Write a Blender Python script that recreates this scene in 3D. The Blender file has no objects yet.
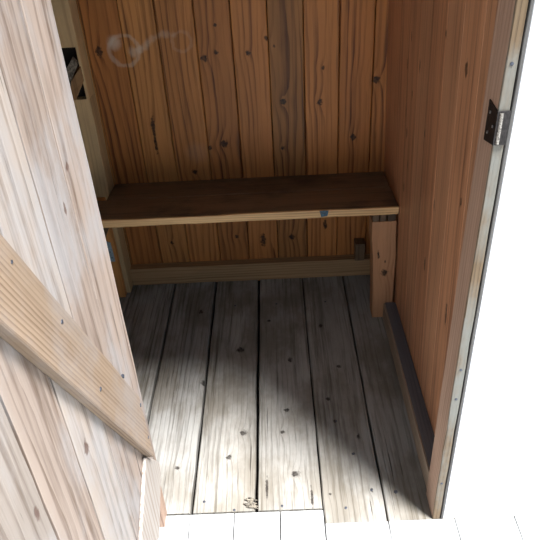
import bpy, bmesh, math, random
from mathutils import Vector, Matrix
scene = bpy.context.scene
S = 1.4            # metres per layout unit (the camera stands 1 unit above the floor)
PI = math.pi

# ---------------------------------------------------------------- camera
F, YAW, PIT, ROL = 621.67, -0.02398, 0.59331, 0.058472
fw = Vector((math.sin(YAW)*math.cos(PIT), math.cos(YAW)*math.cos(PIT), -math.sin(PIT)))
rt = Vector((math.cos(YAW), -math.sin(YAW), 0))
dn = fw.cross(rt)
r2 = rt*math.cos(ROL) + dn*math.sin(ROL)
d2 = -rt*math.sin(ROL) + dn*math.cos(ROL)
cam = bpy.data.cameras.new('camera'); co = bpy.data.objects.new('camera', cam)
scene.collection.objects.link(co)
co.matrix_world = Matrix(((r2.x, -d2.x, -fw.x, 0), (r2.y, -d2.y, -fw.y, 0), (r2.z, -d2.z, -fw.z, S), (0, 0, 0, 1)))
cam.sensor_width = 36; cam.lens = 36*F/540; cam.clip_start = 0.02
scene.camera = co

# ---------------------------------------------------------------- light
w = bpy.data.worlds.new('sky'); scene.world = w; w.use_nodes = True
bg = w.node_tree.nodes['Background']
bg.inputs[0].default_value = (0.60, 0.80, 1.0, 1); bg.inputs[1].default_value = 0.55
sun = bpy.data.lights.new('sun', 'SUN'); so = bpy.data.objects.new('sun', sun)
scene.collection.objects.link(so)
sun.energy = 10.5; sun.angle = math.radians(15); sun.color = (1.0, 0.99, 0.985)
EL = math.radians(68)
sv = Vector((0.83*math.cos(EL), -0.56*math.cos(EL), math.sin(EL)))      # towards the sun
so.rotation_euler = sv.to_track_quat('Z', 'Y').to_euler()
scene.view_settings.view_transform = 'Standard'; scene.view_settings.look = 'None'
scene.view_settings.gamma = 1; scene.view_settings.use_curve_mapping = False
scene.view_settings.exposure = 0.4

# ---------------------------------------------------------------- wood material
def wood(name, light, dark, ring=70, contrast=.7, rough=.6, fibre=.35, tint=.35, hue=(1, 1, 1), knots=(), marks=(),
         knotcol=(.035, .02, .012), dirt=0, dirtcol=(.1, .08, .05), crack=0, autok=.5, bump=.25, warp=5.0, whitecol=(.62, .58, .5), spec=.3, streak=.35, ff=200.0):
    """u runs along the plank, v across it, both in layout units; knots are (u, v, radius, elongation)."""
    m = bpy.data.materials.new(name); m.use_nodes = True
    nt = m.node_tree; N = nt.nodes; Lk = nt.links; bs = N['Principled BSDF']
    def put(sock, v):
        if hasattr(v, 'is_output') or isinstance(v, bpy.types.NodeSocket): Lk.new(v, sock)
        else: sock.default_value = v
    def M(op, a, b=0.0, c=0.0, clamp=False):
        n = N.new('ShaderNodeMath'); n.operation = op; n.use_clamp = clamp
        put(n.inputs[0], a); put(n.inputs[1], b); put(n.inputs[2], c); return n.outputs[0]
    def VEC(x, y, z):
        n = N.new('ShaderNodeCombineXYZ'); put(n.inputs[0], x); put(n.inputs[1], y); put(n.inputs[2], z); return n.outputs[0]
    def NOISE(v, sc=1, det=3, ro=.5):
        n = N.new('ShaderNodeTexNoise'); put(n.inputs['Vector'], v); n.inputs['Scale'].default_value = sc
        n.inputs['Detail'].default_value = det; n.inputs['Roughness'].default_value = ro; return n.outputs['Fac']
    def MAP(x, a, b, c=0.0, d=1.0, smooth=True):
        n = N.new('ShaderNodeMapRange'); n.interpolation_type = 'SMOOTHSTEP' if smooth else 'LINEAR'
        put(n.inputs[0], x)
        for i, q in enumerate((a, b, c, d)): n.inputs[1+i].default_value = q
        return n.outputs[0]
    def MIX(f, a, b, mode='MIX'):
        n = N.new('ShaderNodeMix'); n.data_type = 'RGBA'; n.blend_type = mode
        put(n.inputs[0], f)
        put(n.inputs[6], (*a, 1) if isinstance(a, tuple) else a); put(n.inputs[7], (*b, 1) if isinstance(b, tuple) else b)
        return n.outputs[2]
    uvn = N.new('ShaderNodeUVMap'); uvn.uv_map = 'UVMap'
    sp = N.new('ShaderNodeSeparateXYZ'); Lk.new(uvn.outputs[0], sp.inputs[0]); u, v = sp.outputs[0], sp.outputs[1]
    at = N.new('ShaderNodeAttribute'); at.attribute_name = 'rnd'; rnd = at.outputs['Fac']
    z = M('MULTIPLY', rnd, 37.0)
    bumpsum = 0.0; mask = 0.0; kn = M('SUBTRACT', NOISE(VEC(u, v, 9.0), 140, 3), .5)
    for (ku, kv, kr, el) in knots:
        du = M('MULTIPLY', M('SUBTRACT', u, float(ku)), 1/el); dv = M('SUBTRACT', v, float(kv))
        d = M('SQRT', M('ADD', M('MULTIPLY', du, du), M('MULTIPLY', dv, dv)))
        mask = M('MAXIMUM', mask, MAP(M('ADD', d, M('MULTIPLY', kn, kr*1.6)), kr*.5, kr*1.05, 1, 0))
        bumpsum = M('ADD', bumpsum, M('MULTIPLY', M('EXPONENT', M('MULTIPLY', d, -.42/kr)), kr*1.6))
    # scattered small knots
    vo = N.new('ShaderNodeTexVoronoi'); put(vo.inputs['Vector'], VEC(M('MULTIPLY', u, 4.0), M('MULTIPLY', v, 12.0), z))
    vo.inputs['Scale'].default_value = 1.0; vc = N.new('ShaderNodeSeparateColor'); Lk.new(vo.outputs['Color'], vc.inputs[0])
    pres = M('LESS_THAN', vc.outputs[0], autok); dd = vo.outputs['Distance']
    mask = M('MAXIMUM', mask, M('MULTIPLY', pres, MAP(dd, .03, .085, .8, 0)))
    bumpsum = M('ADD', bumpsum, M('MULTIPLY', pres, M('MULTIPLY', M('EXPONENT', M('MULTIPLY', dd, -6.0)), .012)))
    wn = NOISE(VEC(M('MULTIPLY', u, 1.3), M('MULTIPLY', v, 11.0), z), 1, 2, .4)
    wn2 = NOISE(VEC(M('MULTIPLY', u, 9.0), M('MULTIPLY', v, 60.0), z), 1, 2, .5)
    g = M('ADD', M('MULTIPLY', M('ADD', v, bumpsum), float(ring)), M('ADD', M('MULTIPLY', wn, warp), M('MULTIPLY', wn2, .6)))
    fr = M('FRACT', g)
    late = M('MULTIPLY', MAP(fr, .35, .92), MAP(fr, .94, 1.0, 1, 0))
    amp = MAP(NOISE(VEC(M('MULTIPLY', u, 2.0), M('MULTIPLY', v, 25.0), M('ADD', z, 5.0)), 1, 2), .3, .7, .25, 1)
    fib = NOISE(VEC(M('MULTIPLY', u, 7.0), M('MULTIPLY', v, ff), z), 1, 4, .65)
    fac = M('ADD', M('MULTIPLY', M('MULTIPLY', late, amp), contrast), M('MULTIPLY', M('SUBTRACT', fib, .5), fibre*3.2))
    stre = NOISE(VEC(M('MULTIPLY', u, 1.1), M('MULTIPLY', v, 75.0), M('ADD', z, 3.0)), 1, 3, .6)
    col = MIX(M('ADD', fac, M('MULTIPLY', M('SUBTRACT', stre, .5), streak*2.6), clamp=True), light, dark)
    blotch = NOISE(VEC(M('MULTIPLY', u, 3.0), M('MULTIPLY', v, 14.0), M('ADD', z, 11.0)), 1, 3, .55)
    tv = M('ADD', M('MULTIPLY', M('SUBTRACT', rnd, .5), tint), M('ADD', 1.0, M('MULTIPLY', M('SUBTRACT', blotch, .5), .7)))
    sc = N.new('ShaderNodeVectorMath'); sc.operation = 'SCALE'; Lk.new(col, sc.inputs[0]); Lk.new(tv, sc.inputs['Scale']); col = sc.outputs[0]
    col = MIX(M('MULTIPLY', M('FRACT', M('MULTIPLY', rnd, 7.3)), .55), col, hue, 'MULTIPLY')
    if dirt:
        dn_ = NOISE(VEC(M('MULTIPLY', u, 5.0), M('MULTIPLY', v, 9.0), 3.3), 1, 6, .65)
        col = MIX(MAP(dn_, .42, .66, 0, dirt), col, dirtcol)
    if crack:
        cn = NOISE(VEC(M('MULTIPLY', u, 4.5), M('MULTIPLY', v, 190.0), M('ADD', z, 21.0)), 1, 3, .6)
        ck = MAP(cn, .66, .72, 0, crack); col = MIX(ck, col, (.03, .024, .018))
    for (mu, mv, r0, r1, s) in marks:                       # pale stains: rings (r0 > 0) and blots
        du = M('SUBTRACT', u, float(mu)); dv = M('SUBTRACT', v, float(mv))
        d = M('SQRT', M('ADD', M('MULTIPLY', du, du), M('MULTIPLY', dv, dv)))
        d = M('ADD', d, M('MULTIPLY', M('SUBTRACT', NOISE(VEC(u, v, .5), 60, 3), .5), .012))
        k = MAP(M('ABSOLUTE', M('SUBTRACT', d, r0)), r1*.2, r1, s, 0)
        col = MIX(k, col, whitecol)
    kring = NOISE(VEC(u, v, 2.0), 160, 2)
    col = MIX(M('MULTIPLY', mask, MAP(kring, .2, .8, .7, 1)), col, knotcol)
    Lk.new(col, bs.inputs['Base Color'])
    bs.inputs['Roughness'].default_value = rough
    bs.inputs['Specular IOR Level'].default_value = spec
    h = M('SUBTRACT', M('MULTIPLY', fib, .6), M('ADD', M('MULTIPLY', late, .35), M('MULTIPLY', mask, .5)))
    if crack: h = M('SUBTRACT', h, M('MULTIPLY', ck, 1.5))
    b = N.new('ShaderNodeBump'); b.inputs['Strength'].default_value = bump; b.inputs['Distance'].default_value = .002
    Lk.new(h, b.inputs['Height']); Lk.new(b.outputs[0], bs.inputs['Normal'])
    return m

def plain(name, col, rough=.6, metal=0.0, nscale=60, amt=.35, col2=None):
    m = bpy.data.materials.new(name); m.use_nodes = True; nt = m.node_tree; bs = nt.nodes['Principled BSDF']
    n = nt.nodes.new('ShaderNodeTexNoise'); n.inputs['Scale'].default_value = nscale; n.inputs['Detail'].default_value = 5
    tc = nt.nodes.new('ShaderNodeTexCoord'); nt.links.new(tc.outputs['Object'], n.inputs['Vector'])
    r = nt.nodes.new('ShaderNodeValToRGB'); e = r.color_ramp.elements
    c2 = col2 or tuple(c*(1-amt) for c in col)
    e[0].position = .35; e[0].color = (*c2, 1); e[1].position = .65; e[1].color = (*col, 1)
    nt.links.new(n.outputs['Fac'], r.inputs[0]); nt.links.new(r.outputs[0], bs.inputs['Base Color'])
    bs.inputs['Roughness'].default_value = rough; bs.inputs['Metallic'].default_value = metal
    b = nt.nodes.new('ShaderNodeBump'); b.inputs['Strength'].default_value = .3; b.inputs['Distance'].default_value = .001
    nt.links.new(n.outputs['Fac'], b.inputs['Height']); nt.links.new(b.outputs[0], bs.inputs['Normal'])
    return m

backK = [(.637,-.396,.009,1.5),(.617,-.056,.007,1),(.648,-.013,.006,1),(.499,.020,.009,1),(.494,.108,.008,1.1),(.401,.190,.008,1.2),
         (.682,-.126,.005,1),(.623,-.129,.006,1),(.611,-.158,.009,1.2),(.391,-.167,.007,1),(.328,-.212,.009,.8),(.575,.116,.006,1),
         (.630,.004,.004,1),(.381,.015,.006,1),(.115,-.049,.009,2.5),(.121,.030,.010,1),(.154,.121,.006,3),(.541,.240,.012,.8),(.452,-.30,.006,5),
         (.40,-.13,.012,.9),(.41,-.30,.005,6),(.12,-.30,.006,1),(.13,-.12,.007,1)]
backM = [(.655,-.358,.0,.022,.5),(.637,-.338,.034,.007,.28),(.632,-.318,0,.017,.35),(.637,-.302,0,.013,.35),(.643,-.290,0,.012,.25),(.652,-.281,0,.012,.25),
         (.659,-.270,0,.011,.2),(.664,-.258,0,.011,.2),(.668,-.246,0,.011,.18),(.669,-.234,0,.011,.16),(.667,-.222,0,.010,.14),(.65,-.205,.022,.006,.09),
         (.38,-.20,0,.04,.08)]
floorK = [(.882,-.097,.008,1),(.821,-.124,.0065,1.3),(.941,-.004,.007,.8),(.880,-.015,.006,1),(.775,.008,.009,1),(.904,.096,.005,1),(.968,.087,.007,.8),
          (.800,-.225,.006,1),(1.034,-.190,.009,1.2),(.727,.070,.003,1),(.732,.148,.004,1.4),(.817,.124,.004,1),(.721,.036,.003,9),
          (1.142,-.111,.011,1),(1.099,.008,.006,1.6),(1.25,-.04,.005,1.3),(1.22,.09,.006,1.4),(.745,-.048,.003,9),(1.30,-.22,.007,1.5),(1.07,.12,.006,1),(.86,.14,.004,2)]
rightK = [(.745,.840,.008,1.6),(.644,1.225,.005,3),(.670,1.119,.005,3),(.511,1.203,.006,2.5),(.762,.958,.005,1.5),(.562,.803,.004,2),(.333,.985,.007,2.5),
          (.385,1.209,.005,2.5),(.60,1.17,.004,3),(.55,1.22,.004,4),(.70,1.20,.004,3),(.45,1.18,.004,3),(.57,1.05,.005,2),(.342,.82,.005,6),(.48,.95,.004,3)]
doorK = [(.455,.468,.011,1.3),(.527,.385,.009,1.5),(.608,.372,.007,1.5),(.520,.340,.008,1.5),(.725,.625,.008,1.3),(.888,.585,.005,1),(.694,.588,.008,1.3)]
pine_back = wood('pine_back', (.44,.205,.064), (.09,.028,.009), ring=62, contrast=.7, knots=[(a,b,c,d) for a,b,c,d in backK], marks=backM, hue=(.95,.66,.5), tint=.6, rough=.5, knotcol=(.010,.005,.004), autok=.05, warp=4.5, streak=.6, fibre=.35)
pine_right = wood('pine_right', (.52,.27,.15), (.13,.045,.02), ring=95, knots=rightK, hue=(1,.88,.80), tint=.2, rough=.42, contrast=.3, fibre=.45, knotcol=(.02,.01,.006), autok=.05, warp=3, streak=1.0, spec=.45, ff=160)
pine_side = wood('pine_side', (.30,.17,.075), (.12,.06,.025), ring=70, rough=.6)
pine_bench = wood('pine_bench', (.19,.125,.075), (.05,.030,.019), ring=60, rough=.45, tint=.2, dirt=.75, dirtcol=(.028,.020,.015), autok=.05, contrast=.4, streak=.5)
pine_edge = wood('pine_edge', (.66,.44,.22), (.32,.16,.065), ring=160, rough=.55, autok=.05)
pine_rail = wood('pine_rail', (.37,.235,.12), (.15,.08,.04), ring=90, rough=.65, autok=.2)
pine_leg = wood('pine_leg', (.42,.22,.115), (.2,.085,.04), ring=90, contrast=.4, knots=[(.137,.245,.011,1),(.19,.228,.0035,4),(.17,.245,.002,3)], rough=.6, autok=0, knotcol=(.015,.01,.008))
post_wood = wood('post_wood', (.66,.47,.25), (.30,.18,.08), ring=80, rough=.7, dirt=.4, dirtcol=(.32,.25,.15), autok=.1, contrast=.4)
orange_wood = wood('orange_wood', (.50,.24,.08), (.28,.11,.035), ring=80, rough=.6, autok=.1)
floor_wood = wood('floor_wood', (.315,.308,.29), (.07,.063,.052), warp=3.0, ring=90, contrast=.4, knots=floorK, rough=.75, fibre=.75, dirt=.55, dirtcol=(.115,.092,.06), crack=.8, hue=(1,.96,.9),
                  knotcol=(.02,.015,.012), autok=.05, bump=1.0, tint=.35, streak=.7, ff=130)
deck_wood = wood('deck_wood', (.50,.51,.51), (.30,.30,.295), ring=85, rough=.8, fibre=.4, crack=.4, autok=.05, bump=.4, tint=.1, contrast=.4, ff=130)
door_wood = wood('door_wood', (.31,.265,.23), (.10,.065,.043), ring=42, knots=[(.455,.468,.008,1.6),(.520,.340,.005,2),(.725,.625,.005,1.6),(.694,.588,.004,2)], rough=.75, fibre=.5, crack=.6, hue=(1,.83,.74), knotcol=(.11,.065,.05), autok=.03, dirt=.65,
                 dirtcol=(.34,.335,.34), bump=.5, tint=.3, warp=4, contrast=.6, streak=.85, ff=150)
brace_wood = wood('brace_wood', (.29,.21,.145), (.12,.07,.04), ring=190, contrast=.65, rough=.7, fibre=.25, crack=.1, autok=.03, bump=.4, tint=.1, warp=1.6, knotcol=(.10,.08,.075),
                  dirt=.5, dirtcol=(.29,.265,.255), streak=.4)
base_wood = wood('base_wood', (.40,.31,.235), (.2,.145,.1), ring=110, rough=.7, autok=.05)
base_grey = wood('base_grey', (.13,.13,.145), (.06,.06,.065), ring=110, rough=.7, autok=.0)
jamb_wood = wood('jamb_wood', (.19,.13,.075), (.07,.045,.025), ring=180, rough=.65, dirt=.95, dirtcol=(.20,.20,.18), autok=0, crack=.6)
jamb_in = wood('jamb_in', (.40,.27,.20), (.2,.11,.07), ring=120, rough=.5, autok=0)
white_paint = wood('white_paint', (.90,.90,.90), (.84,.85,.85), ring=70, rough=.5, fibre=.15, contrast=.3, tint=.04, autok=0, bump=.15, streak=.1)
foot_wood = wood('foot_wood', (.40,.36,.325), (.22,.165,.13), ring=90, rough=.7, fibre=.35, autok=0)
grey_wood = wood('grey_wood', (.12,.115,.11), (.05,.045,.045), ring=150, rough=.8, autok=0)
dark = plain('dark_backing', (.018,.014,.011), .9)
iron = plain('black_iron', (.05,.045,.045), .45, .7, 200, .5)
iron_worn = plain('worn_iron', (.50,.47,.42), .4, .6, 420, .5, (.06,.05,.05))
steel = plain('blue_grey_steel', (.36,.50,.60), .5, .2, 150, .3)
nailm = plain('nail_iron', (.10,.11,.14), .5, .6, 300, .5)
bluep = plain('blue_paint', (.03,.10,.17), .5, 0, 150, .6)
chipm = plain('splinter', (.26,.23,.18), .8, 0, 120, .8, (.03,.025,.02))
gravel = plain('pale_ground', (.60,.58,.54), .9, 0, 30, .3)

# ---------------------------------------------------------------- geometry
X, Y, Z = Vector((1,0,0)), Vector((0,1,0)), Vector((0,0,1))
def newbm():
    bm = bmesh.new(); bm.loops.layers.uv.new('UVMap'); bm.faces.layers.float.new('rnd'); return bm
def uvmap(bm, faces, L, W, T, rnd, ou=0.0, ov=0.0):
    uv = bm.loops.layers.uv['UVMap']; rl = bm.faces.layers.float['rnd']
    for f in faces:
        f[rl] = rnd; n = f.normal
        for l in f.loops:
            p = l.vert.co
            if abs(n.dot(L)) > .7: l[uv].uv = (p.dot(T)*.25 + ou, p.dot(W) + ov)
            elif abs(n.dot(W)) > .75: l[uv].uv = (p.dot(L)+ou, p.dot(T) + p.dot(W) + ov)
            else: l[uv].uv = (p.dot(L)+ou, p.dot(W)+ov)
def plank(bm, o, L, W, T, ln, wd, th, c=.0012, jit=0.0, seed=None, segs=None, shear=None, prof=None, uvo=(0,0), ends=0.0):
    """A chamfered board: corner o, unit axes L, W, T, sizes ln, wd, th; jit roughens its arrises."""
    rg = random.Random(seed if seed is not None else hash((round(o[0],4), round(o[1],4), round(o[2],4))))
    o = Vector(o); segs = segs or max(1, int(ln/.045) if jit else 1)
    ring = [(c,0),(wd-c,0),(wd,c),(wd,th-c),(wd-c,th),(c,th),(0,th-c),(0,c)]
    rows = []
    for i in range(segs+1):
        t = i/segs; row = []
        a = rg.uniform(-1,1)*jit; b = rg.uniform(-1,1)*jit
        for k, (x, y) in enumerate(ring):
            xx = x + (b if x > wd/2 else a)
            q = o + L*(ln*t + (rg.uniform(-ends, ends) if i in (0, segs) else 0)) + W*xx + T*(y + rg.uniform(-1,1)*jit*.25)
            if shear: q = shear(q)
            row.append(bm.verts.new(q))
        rows.append(row)
    fs = []
    for i in range(segs):
        for k in range(8):
            fs.append(bm.faces.new((rows[i][k], rows[i][(k+1)%8], rows[i+1][(k+1)%8], rows[i+1][k])))
    fs.append(bm.faces.new(rows[0][::-1])); fs.append(bm.faces.new(rows[-1]))
    if L.cross(W).dot(T) < 0:
        for f in fs: f.normal_flip()
    for f in fs: f.normal_update()
    r = rg.random(); uvmap(bm, fs, L, W, T, r, uvo[0], uvo[1])
    return fs
def prism(bm, pts, d, L=Z, W=Y, T=X, rnd=.5):
    """Extrude a polygon of 3-D points by vector d."""
    d = Vector(d); a = [bm.verts.new(Vector(p)) for p in pts]; b = [bm.verts.new(Vector(p)+d) for p in pts]
    n = len(a); fs = [bm.faces.new(a[::-1]), bm.faces.new(b)]
    for i in range(n): fs.append(bm.faces.new((a[i], a[(i+1)%n], b[(i+1)%n], b[i])))
    bmesh.ops.recalc_face_normals(bm, faces=fs)
    for f in fs: f.normal_update()
    uvmap(bm, fs, L, W, T, rnd); return fs
def obj(name, bm, mat, parent=None, loc=(0,0,0), mats=None, bevel=0):
    bm.normal_update()
    for v in bm.verts: v.co = (v.co - Vector(loc))*S
    me = bpy.data.meshes.new(name); bm.to_mesh(me); bm.free()
    for mm in (mats or [mat]): me.materials.append(mm)
    o = bpy.data.objects.new(name, me); scene.collection.objects.link(o)
    o.location = Vector(loc)*S
    if parent: 
        o.parent = parent
        pl = parent
        while pl: o.location -= pl.location; pl = pl.parent
    if bevel:
        b = o.modifiers.new('bevel', 'BEVEL'); b.width = bevel*S; b.segments = 2; b.limit_method = 'ANGLE'
    return o
def info(o, label, cat=None, kind=None, group=None):
    o['label'] = label
    if cat: o['category'] = cat
    if kind: o['kind'] = kind
    if group: o['group'] = group
    return o
def thing(name, label, cat, loc, kind=None):
    o = bpy.data.objects.new(name, None); scene.collection.objects.link(o); o.location = Vector(loc)*S
    return info(o, label, cat, kind)
def disc(bm, c, n, r, th, seg=10, jit=0.0, dome=0.0, seed=1):
    """Nail head: a short disc standing on a surface with normal n."""
    rg = random.Random(seed); n = Vector(n).normalized(); a = n.orthogonal().normalized(); b = n.cross(a); c = Vector(c)
    lo = []; hi = []
    for i in range(seg):
        t = 2*PI*i/seg; rr = r*(1+rg.uniform(-jit, jit)); q = a*math.cos(t)*rr + b*math.sin(t)*rr
        lo.append(bm.verts.new(c+q-n*.002)); hi.append(bm.verts.new(c+q*.85+n*th))
    top = bm.verts.new(c+n*(th+dome)); fs = []
    for i in range(seg):
        j = (i+1) % seg
        fs.append(bm.faces.new((lo[i], lo[j], hi[j], hi[i]))); fs.append(bm.faces.new((hi[i], hi[j], top)))
    fs.append(bm.faces.new(lo[::-1])); uvmap(bm, fs, a, b, n, .5)

BACK, FRONT = 1.46, .667
TOP = 1.42
# ---- floor inside: long rough planks with open joints
bm = newbm()
edges = [-.62,-.525,-.424,-.303,-.187,-.067,.055,.168,.288]
fronts = [.697,.697,.697,.697,.697,.697,.697,.30,.30]
for i in range(8):
    g = (.0012,.002,.0016,.0026,.0030,.0032,.0014,.0018,.0012)
    a, b = edges[i]+g[i], edges[i+1]-g[i+1]
    f = .697 if i < 6 else .6665
    plank(bm, (a, f, -.024), Y, X, Z, 1.50-f, b-a, .024, c=.0018, jit=.0009, seed=40+i)
fl = info(obj('floor', bm, floor_wood), 'worn grey-brown plank floor inside the wooden booth', 'floor', 'structure')
bm = newbm(); prism(bm, [(-.64,.50,-.034),(.30,.50,-.034),(.30,1.52,-.034),(-.64,1.52,-.034)], (0,0,.006))
info(obj('floor_joists', bm, dark, fl), 'dark underside seen through the floor joints')
# nail heads on the floor
for i, (y, x, r) in enumerate([(.726,.192,.0042),(.732,.148,.003),(.696,.096,.003),(.70,-.108,.003),(.705,-.02,.003),(.72,-.165,.003),(.817,.124,.0028),
                               (.904,.098,.0028),(1.32,-.13,.003),(1.32,-.02,.003),(1.32,.11,.003)]):
    bm = newbm(); disc(bm, (x, y, 0), Z, r, .0008, jit=.15, dome=.0004, seed=i)
    obj('nail', bm, nailm, fl, (x, y, 0))
# ---- deck outside
bm = newbm()
dx = [-1.9,-1.7,-1.5,-1.3,-1.1,-.95,-.80,-.66,-.52,-.42,-.30,-.189,-.108,-.024,.055,.1685]
for i in range(len(dx)-1):
    y1 = .694 if -.65 < dx[i] and i < 14 else .664
    a, b = dx[i], dx[i+1]
    if i == 14: continue
    plank(bm, (a+.001, -.9, -.023), Y, X, Z, y1+.9, b-a-.002, .022, c=.0012, jit=.0006, seed=80+i, uvo=(3,0))
plank(bm, (.056, -.9, -.022), Y, X, Z, 1.566, .112, .022, c=.0012, jit=.0006, seed=97)
plank(bm, (.1695, -.9, -.022), Y, X, Z, 1.566, .1155, .022, c=.0012, jit=.0006, seed=98)
x = .2865
for i, b in enumerate([.392,.50,.61,.72,.83,.94,1.05,1.17,1.3,1.45,1.6,1.8,2.0]):
    plank(bm, (x+.001, -.9, -.023), Y, X, Z, 1.575, b-x-.002, .022, c=.0012, jit=.0006, seed=110+i); x = b
dk = info(obj('porch_deck', bm, deck_wood), 'sunlit pale grey plank deck outside the booth door', 'deck', 'structure')
bm = newbm(); prism(bm, [(-6,-8,-.16),(6,-8,-.16),(6,4,-.16),(-6,4,-.16)], (0,0,.03))
info(obj('ground', bm, gravel), 'pale ground beyond the deck', 'ground', 'structure')

# ---- back wall
bm = newbm()
be = [-.60,-.51,-.42,-.336,-.257,-.171,-.090,-.009,.072,.153,.232,.30]
for i in range(len(be)-1):
    plank(bm, (be[i]+.0009, BACK, -.02), Z, X, -Y, TOP, be[i+1]-be[i]-.0018, -.014, c=.0016, jit=.0003, seed=200+i)
wb = info(obj('wall_back', bm, pine_back), 'brown knotty pine board wall behind the bench', 'wall', 'structure')
bm = newbm(); prism(bm, [(-.66,BACK+.0145,-.02),(.36,BACK+.0145,-.02),(.36,BACK+.0145,1.55),(-.66,BACK+.0145,1.55)], (0,.03,0))
obj('wall_backing', bm, dark, wb)
# ---- right wall, leaning in a little
def lean(q): return Vector((q.x - .030*q.z, q.y, q.z))
bm = newbm(); y = .70; i = 0
rw = [.083,.087,.085,.09,.082,.086,.088,.084,.09]
for i, wd in enumerate(rw):
    if y > 1.459: break
    wd = min(wd, BACK-y)
    plank(bm, (.281, y+.0005, -.02), Z, Y, X, TOP, wd-.0009, .014, c=.0003, jit=.0001, seed=300+i, shear=lean); y += wd
wr = info(obj('wall_right', bm, pine_right), 'reddish pine board wall at the right of the bench', 'wall', 'structure')
bm = newbm(); prism(bm, [(.2955,.69,-.02),(.2955,1.5,-.02),(.2535,1.5,TOP),(.2535,.69,TOP)], (.03,0,0)); obj('wall_backing', bm, dark, wr)
# ---- left wall
bm = newbm(); y = .70
for i in range(9):
    wd = min(.088, BACK-y)
    if wd < .01: break
    plank(bm, (-.52, y+.0005, -.02), Z, Y, -X, TOP, wd-.001, .014, c=.001, jit=.0002, seed=330+i); y += wd
wl = info(obj('wall_left', bm, pine_side), 'pine board wall at the left, mostly behind the open door', 'wall', 'structure')
bm = newbm(); prism(bm, [(-.5345,.69,-.02),(-.5345,1.5,-.02),(-.5345,1.5,1.5),(-.5345,.69,1.5)], (-.03,0,0)); obj('wall_backing', bm, dark, wl)
# ---- ceiling
bm = newbm(); x = -.6
for i in range(11):
    plank(bm, (x+.0006, .62, 1.38), Y, X, Z, .88, .0868, .02, seed=350+i); x += .088
info(obj('ceiling', bm, pine_side), 'pine board ceiling of the booth', 'ceiling', 'structure')
# ---- front walls (outside, white boards)
def front(x0, x1, z0, z1, seed):
    bm = newbm(); n = max(1, round((x1-x0)/.105)); s = (x1-x0)/n
    for i in range(n): plank(bm, (x0+i*s+.0004, FRONT+.001, z0), Z, X, Y, z1-z0, s-.0008, .022, c=.0008, seed=seed+i)
    return bm
wf = info(obj('wall_front', front(.2655, 1.9, 0, 1.75, 400), white_paint), 'blazing white painted board front right of the doorway', 'wall', 'structure')
info(obj('wall_front', front(-1.5, -.2460, 0, 1.75, 450), white_paint), 'white painted board front behind the open door', 'wall', 'structure')
info(obj('wall_front', front(-.2455, .2645, 1.345, 1.75, 480), white_paint), 'white painted boards above the doorway', 'wall', 'structure')
bm = newbm(); prism(bm, [(-.245,FRONT+.002,1.325),(.262,FRONT+.002,1.325),(.262,FRONT+.05,1.325),(-.245,FRONT+.05,1.325)], (0,0,.018), L=X, W=Y, T=Z)
info(obj('trim_3', bm, jamb_wood), 'pine head board over the doorway', 'trim', 'structure')

# ---- right jamb with its strike plate
bm = newbm(); plank(bm, (.247, FRONT+.003, 0), Z, Y, X, 1.324, .05, .012, c=.0008, jit=.0005, seed=3)
tj = info(obj('trim_1', bm, jamb_in, None, (.253, .69, 0)), 'pine door jamb at the right of the doorway', 'trim', 'structure')
bm = newbm(); plank(bm, (.2468, FRONT-.0005, .001), Z, X, Y, 1.322, .0124, .004, c=.0008, jit=.0006, seed=5)
info(obj('jamb_edge', bm, jamb_wood, tj, (.253, FRONT, 0)), 'worn pale front edge')
bm = newbm(); plank(bm, (.2612, FRONT-.001, .001), Z, X, Y, 1.322, .0036, .02, c=.0006, jit=.0004, seed=6)
info(obj('weather_strip', bm, grey_wood, tj, (.2625, FRONT, 0)), 'weathered grey outer strip')
bm = newbm()
prism(bm, [(.2455,.6655,.709),(.2455,.697,.703),(.2455,.697,.752),(.2455,.6655,.748)], (.0018,0,0))
prism(bm, [(.2455,.6640,.709),(.2600,.6640,.709),(.2600,.6640,.749),(.2455,.6640,.749)], (0,.0020,0))
sp_ = info(obj('strike_plate', bm, iron, tj, (.2465,.68,.73), bevel=.0004), 'black iron plate wrapped round the jamb edge')
bm = newbm()
for k in range(10):
    a = -PI/2 + PI*k/10; b = -PI/2 + PI*(k+1)/10
prism(bm, [(.2500+.0022*math.cos(t*PI/5), .6636-.0022*math.sin(t*PI/5), .711) for t in range(10)], (0,0,.036))
obj('knuckle', bm, iron_worn, sp_, (.25,.6636,.73))
for (yy, zz) in ((.688,.740),(.688,.716),(.674,.728)):
    bm = newbm(); disc(bm, (.2455, yy, zz), -X, .0022, .0007, dome=.0005); obj('screw', bm, iron_worn, sp_, (.2455,yy,zz))
for i, (xx, zz) in enumerate(((.2530,.36),(.2528,.80),(.2526,.10),(.2532,.30))):
    bm = newbm(); disc(bm, (xx, FRONT-.0006, zz), -Y, .0024, .0006, dome=.0004, seed=i); obj('nail', bm, nailm, tj, (xx, FRONT, zz))
# ---- left jamb
bm = newbm(); plank(bm, (-.2445, FRONT+.004, 0), Z, Y, X, 1.324, .03, .0125, c=.0008, jit=.0005, seed=9)
info(obj('trim_2', bm, jamb_in, None, (-.24,.68,0)), 'narrow hinge-side door jamb beyond the open door', 'trim', 'structure')

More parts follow.
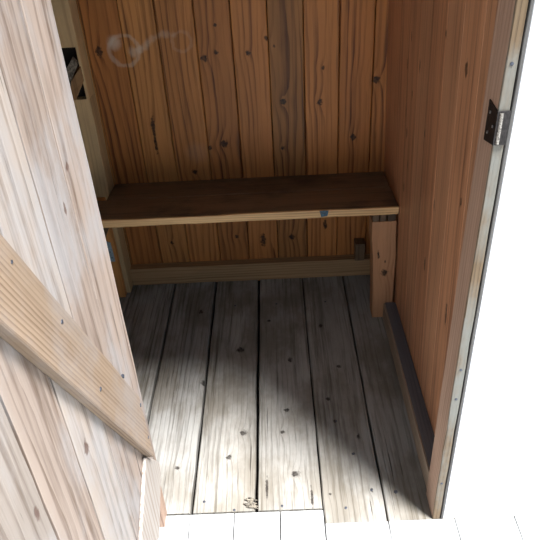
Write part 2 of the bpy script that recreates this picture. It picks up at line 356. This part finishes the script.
# ---- baseboards
bm = newbm(); plank(bm, (-.423, 1.436, .0005), X, Z, -Y, .690, .054, -.0235, c=.001, jit=.0006, seed=12)
info(obj('baseboard_back', bm, pine_rail), 'pale pine baseboard rail under the bench against the back wall', 'baseboard', 'structure')
bm = newbm(); plank(bm, (.2495, .716, .0005), Y, Z, X, .525, .0475, .0035, c=.0006, jit=.0006, seed=13)
bb = info(obj('baseboard_right', bm, base_wood), 'brown baseboard along the foot of the right wall', 'baseboard', 'structure')
bm = newbm(); plank(bm, (.2535, .716, .0005), Y, Z, X, .525, .0485, .0255, c=.0006, jit=.0004, seed=14)  # dark bluish grey board behind the paler face
info(obj('backing_strip', bm, base_grey, bb), 'dark grey top of the baseboard')

# ---- corner post with a mortise and a broken stub
bm = newbm()
post = thing('corner_post', 'full-height pine corner post left of the bench, with a dark broken mortise', 'post', (-.47, 1.43, 0))
PX0, PX1, PY0, PY1 = -.515, -.424, 1.402, 1.459
zs = [(-.0, .548), (.664, 1.378)]
bm = newbm()
plank(bm, (PX0, PY0, .0), Z, X, Y, .548, PX1-PX0, PY1-PY0, c=.002, jit=.0008, seed=20)
plank(bm, (PX0, PY0, .664), Z, X, Y, .714, PX1-PX0, PY1-PY0, c=.002, jit=.0008, seed=20)
# web beside and behind the mortise
prism(bm, [(PX0,PY0+.026,.545),(PX1,PY0+.026,.545),(PX1,PY0+.026,.667),(PX0,PY0+.026,.667)], (0,PY1-PY0-.026,0), W=X, T=Y, rnd=.3)
prism(bm, [(PX1-.006,PY0,.545),(PX1,PY0,.545),(PX1,PY0,.667),(PX1-.006,PY0,.667)], (0,.027,0), W=X, T=Y, rnd=.3)
obj('shaft', bm, post_wood, post, (-.47,1.43,0))
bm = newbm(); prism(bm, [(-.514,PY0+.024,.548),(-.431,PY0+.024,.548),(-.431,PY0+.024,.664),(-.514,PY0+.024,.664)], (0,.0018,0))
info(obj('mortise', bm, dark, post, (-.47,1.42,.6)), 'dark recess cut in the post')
bm = newbm(); prism(bm, [(-.485,1.394,.550),(-.452,1.392,.550),(-.4265,1.396,.590),(-.4275,1.396,.622),(-.450,1.394,.598),(-.476,1.398,.580)], (0,.028,.006), W=X, T=Y)
info(obj('broken_stub', bm, pine_side, post, (-.45,1.40,.6), bevel=.0015), 'split orange-brown tenon stub')
bm = newbm(); prism(bm, [(-.470,1.388,.585),(-.452,1.387,.594),(-.429,1.390,.630),(-.438,1.389,.644),(-.462,1.389,.615)], (0,.010,.002), W=X, T=Y)
prism(bm, [(-.462,1.388,.585),(-.456,1.387,.583),(-.446,1.389,.612),(-.452,1.390,.612)], (0,.010,.002), W=X, T=Y)
info(obj('splinter', bm, chipm, post, (-.44,1.39,.61)), 'pale torn splinters')

# ---- bench
bench = thing('bench', 'low dark pine plank bench across the back of the booth', 'bench', (-.1, 1.35, 0))
ZF, ZB = .319, .306
bm = newbm()
def tilt(q):
    t = (q.y-1.243)/(1.458-1.243); return Vector((q.x, q.y, q.z - .013*t))
XL, XR = -.516, .2705
plank(bm, (XL+.003, 1.245, .3015), X, Y, Z, XR-XL-.004, .112, .0170, c=.0014, jit=.0004, seed=31, shear=tilt)
plank(bm, (-.421, 1.3585, .3015), X, Y, Z, XR+.421-.002, .0995, .0170, c=.0014, jit=.0004, seed=32, shear=tilt)
obj('seat', bm, pine_bench, bench, (-.1,1.35,.31))
bm = newbm(); plank(bm, (XL+.003, 1.2415, .3005), X, Z, -Y, XR-XL-.004, .0180, -.0040, c=.0012, jit=.0009, seed=33, shear=tilt)
ed = info(obj('front_edge', bm, pine_edge, bench, (-.1,1.24,.31)), 'paler worn front edge of the seat')
bm = newbm(); prism(bm, [(.094,1.2408,.302),(.108,1.2408,.3045),(.111,1.2408,.3185),(.100,1.2408,.3192),(.090,1.2408,.3175)], (0,.0012,0))
info(obj('paint_spot', bm, bluep, ed, (.1,1.24,.31)), 'small dark blue paint spot')
# right leg: broad board with notched top
bm = newbm(); plank(bm, (.215, 1.2445, .0005), Z, X, Y, .2795, .0570, .045, c=.0016, jit=.0005, seed=35)
def legtaper(b):
    for v in b.verts:
        if v.co.x < .24: v.co.x += .008*(1-v.co.z/.28)
        else: v.co.x += .0005
        if v.co.z > .2: v.co.x -= .004
legtaper(bm)
obj('leg', bm, pine_leg, bench, (.245,1.26,0))
bm = newbm()
for a, b in ((.2135,.2270),(.2300,.2440),(.2475,.2660)):
    plank(bm, (a, 1.2465, .2800), Z, X, Y, .0205, b-a, .040, c=.0008, jit=.0003, seed=int(a*1000))
info(obj('packing_block', bm, pine_bench, bench, (.24,1.26,.29)), 'dark notched packing between leg and seat')
# left leg / support against the post
bm = newbm(); plank(bm, (-.505, 1.380, .0005), Z, X, Y, .2975, .0700, .021, c=.0014, jit=.0006, seed=36)
ll = info(obj('leg', bm, orange_wood, bench, (-.47,1.39,0)), 'orange-toned left leg')
bm = newbm(); prism(bm, [(-.475,1.3775,.120),(-.4400,1.3775,.120),(-.4420,1.3775,.178),(-.4520,1.3775,.182),(-.475,1.3775,.165)], (0,.0022,0))
bp = info(obj('bracket_plate', bm, steel, ll, (-.45,1.378,.15)), 'blue-grey perforated metal plate')
for k, (xx, zz) in enumerate(((-.452,.165),(-.448,.150),(-.456,.142),(-.446,.132))):
    bm = newbm(); disc(bm, (xx,1.3774,zz), -Y, .0018, .0005); obj('rivet', bm, iron, bp, (xx,1.377,zz))
bm = newbm(); prism(bm, [(-.480,1.362,.165),(-.466,1.362,.165),(-.426,1.362,.243),(-.428,1.362,.252),(-.446,1.362,.252)], (0,.014,0), W=X, T=Y)  # dark diagonal piece below the left end of the seat
info(obj('diagonal_piece', bm, pine_bench, bench, (-.45,1.37,.2)), 'short dark diagonal piece')
bm = newbm(); plank(bm, (.200, 1.426, .056), Z, X, Y, .052, .026, .0325, c=.001, jit=.0003, seed=38)
info(obj('cleat', bm, pine_bench, bench, (.21,1.44,.09)), 'small block behind the right leg')

# ---- the open door: boards, brace, foot block
door = thing('door_1', 'open pale weathered board door with diagonal brace, at the left', 'door', (-.228, .68, 0), 'structure')
FX = -.2285; DT = .016
ys = [.697,.612,.531,.442,.356,.270,.190]
zb = .012
for i in range(6):
    bm = newbm(); a, b = ys[i+1]+.0020, ys[i]-(.0020 if i else 0)
    plank(bm, (FX, a, zb), Z, Y, -X, 1.31, b-a, DT, c=.0008, jit=.0007, seed=500+i)
    if i == 0:                                     # worn-away lower corner on the hinge side
        geom = bm.verts[:]+bm.edges[:]+bm.faces[:]
        cut = Vector((0, .697, .130)); dirc = Vector((0, .606-.697, .061-.130))
        nrm = Vector((0, -dirc.z, dirc.y)).normalized()
        if nrm.z > 0: nrm = -nrm
        r = bmesh.ops.bisect_plane(bm, geom=geom, plane_co=cut, plane_no=nrm, clear_outer=True)
        es = [e for e in r['geom_cut'] if isinstance(e, bmesh.types.BMEdge)]
        nf = bmesh.ops.edgeloop_fill(bm, edges=es)['faces']
        for f in nf: f.normal_update()
        uvmap(bm, nf, Z, Y, X, .4)
    obj('door_board', bm, door_wood, door, (FX, (a+b)/2, .66))
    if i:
        bm = newbm(); prism(bm, [(FX-.004, b-.0006, zb+.006), (FX-.004, b+.0046, zb+.006), (FX-.009, b+.0046, zb+.006), (FX-.009, b-.0006, zb+.006)], (0,0,1.29))  # near-black strip set back in each board joint
        info(obj('joint_strip', bm, dark, door, (FX-.007, b, .66)), 'near-black tongue in the board joint')
# diagonal brace lying on the boards
BX = FX + .0138
dv = Vector((0, -1, 1.78)).normalized(); nv = Vector((0, -dv.z, -dv.y*-1)).normalized(); nv = Vector((0, -1.78, -1)).normalized()   # along, and down across the board
up0 = Vector((BX-.0136, .643+.07, .358-.07*1.78)); LB = (up0.y-.192)/-dv.y; WB = .0644
bm = newbm(); plank(bm, up0 + nv*WB, dv, -nv, X, LB, WB, .0136, c=.0012, jit=.0006, seed=600, segs=26)
geom = bm.verts[:]+bm.edges[:]+bm.faces[:]
q = bmesh.ops.bisect_plane(bm, geom=geom, plane_co=Vector((0,.654,0)), plane_no=Vector((0,1,.03)), clear_outer=True)
nf = bmesh.ops.edgeloop_fill(bm, edges=[e for e in q['geom_cut'] if isinstance(e, bmesh.types.BMEdge)])['faces']
for f in nf: f.normal_update()
uvmap(bm, nf, Z, Y, X, .4)
brace = info(obj('brace', bm, brace_wood, door, (BX-.01,.45,.6)), 'diagonal brace board with fine grain and dark nails')
def onbrace(y, z): return Vector((BX, y, z))
for i, (z_, y_, r) in enumerate([(.633,.471,.0030),(.438,.600,.0034),(.497,.517,.0030),(.342,.640,.0032),(.739,.415,.0022),(.272,.641,.0028)]):
    bm = newbm(); disc(bm, (BX-.0001, y_, z_), X, r, .0007, jit=.25, dome=.0004, seed=i+3); obj('nail', bm, nailm, brace, (BX, y_, z_))
# low raised block, paler than the boards, at the hinge-side foot of the door
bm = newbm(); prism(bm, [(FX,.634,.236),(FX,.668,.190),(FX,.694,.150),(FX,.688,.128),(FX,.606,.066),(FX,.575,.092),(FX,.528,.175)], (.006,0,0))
info(obj('foot_block', bm, foot_wood, door, (FX,.63,.12), bevel=.003), 'paler raised block at the foot')

# ---- splintered wood caught in the floor joint
bm = newbm(); rg = random.Random(5)
for k in range(14):
    c = Vector((-.0760+rg.uniform(-.011,.009), .709+rg.uniform(-.007,.014), .0010+rg.uniform(0,.002))); a = rg.uniform(0, PI); l = rg.uniform(.005,.011); wv = rg.uniform(.001,.0022)
    d = Vector((math.cos(a), math.sin(a), rg.uniform(-.06,.12))); p = Vector((-math.sin(a), math.cos(a), 0))
    prism(bm, [c-d*l-p*wv*.3, c-d*l*.2-p*wv, c+d*l-p*wv*.2, c+d*l*.8+p*wv*.4, c+p*wv, c-d*l*.7+p*wv*.5], (0,0,.0018), L=d, W=p, T=Z)
info(obj('wood_splinters', bm, chipm, None, (-.08,.708,0)), 'small heap of splintered wood at the end of the floor joint by the threshold', 'splinters')
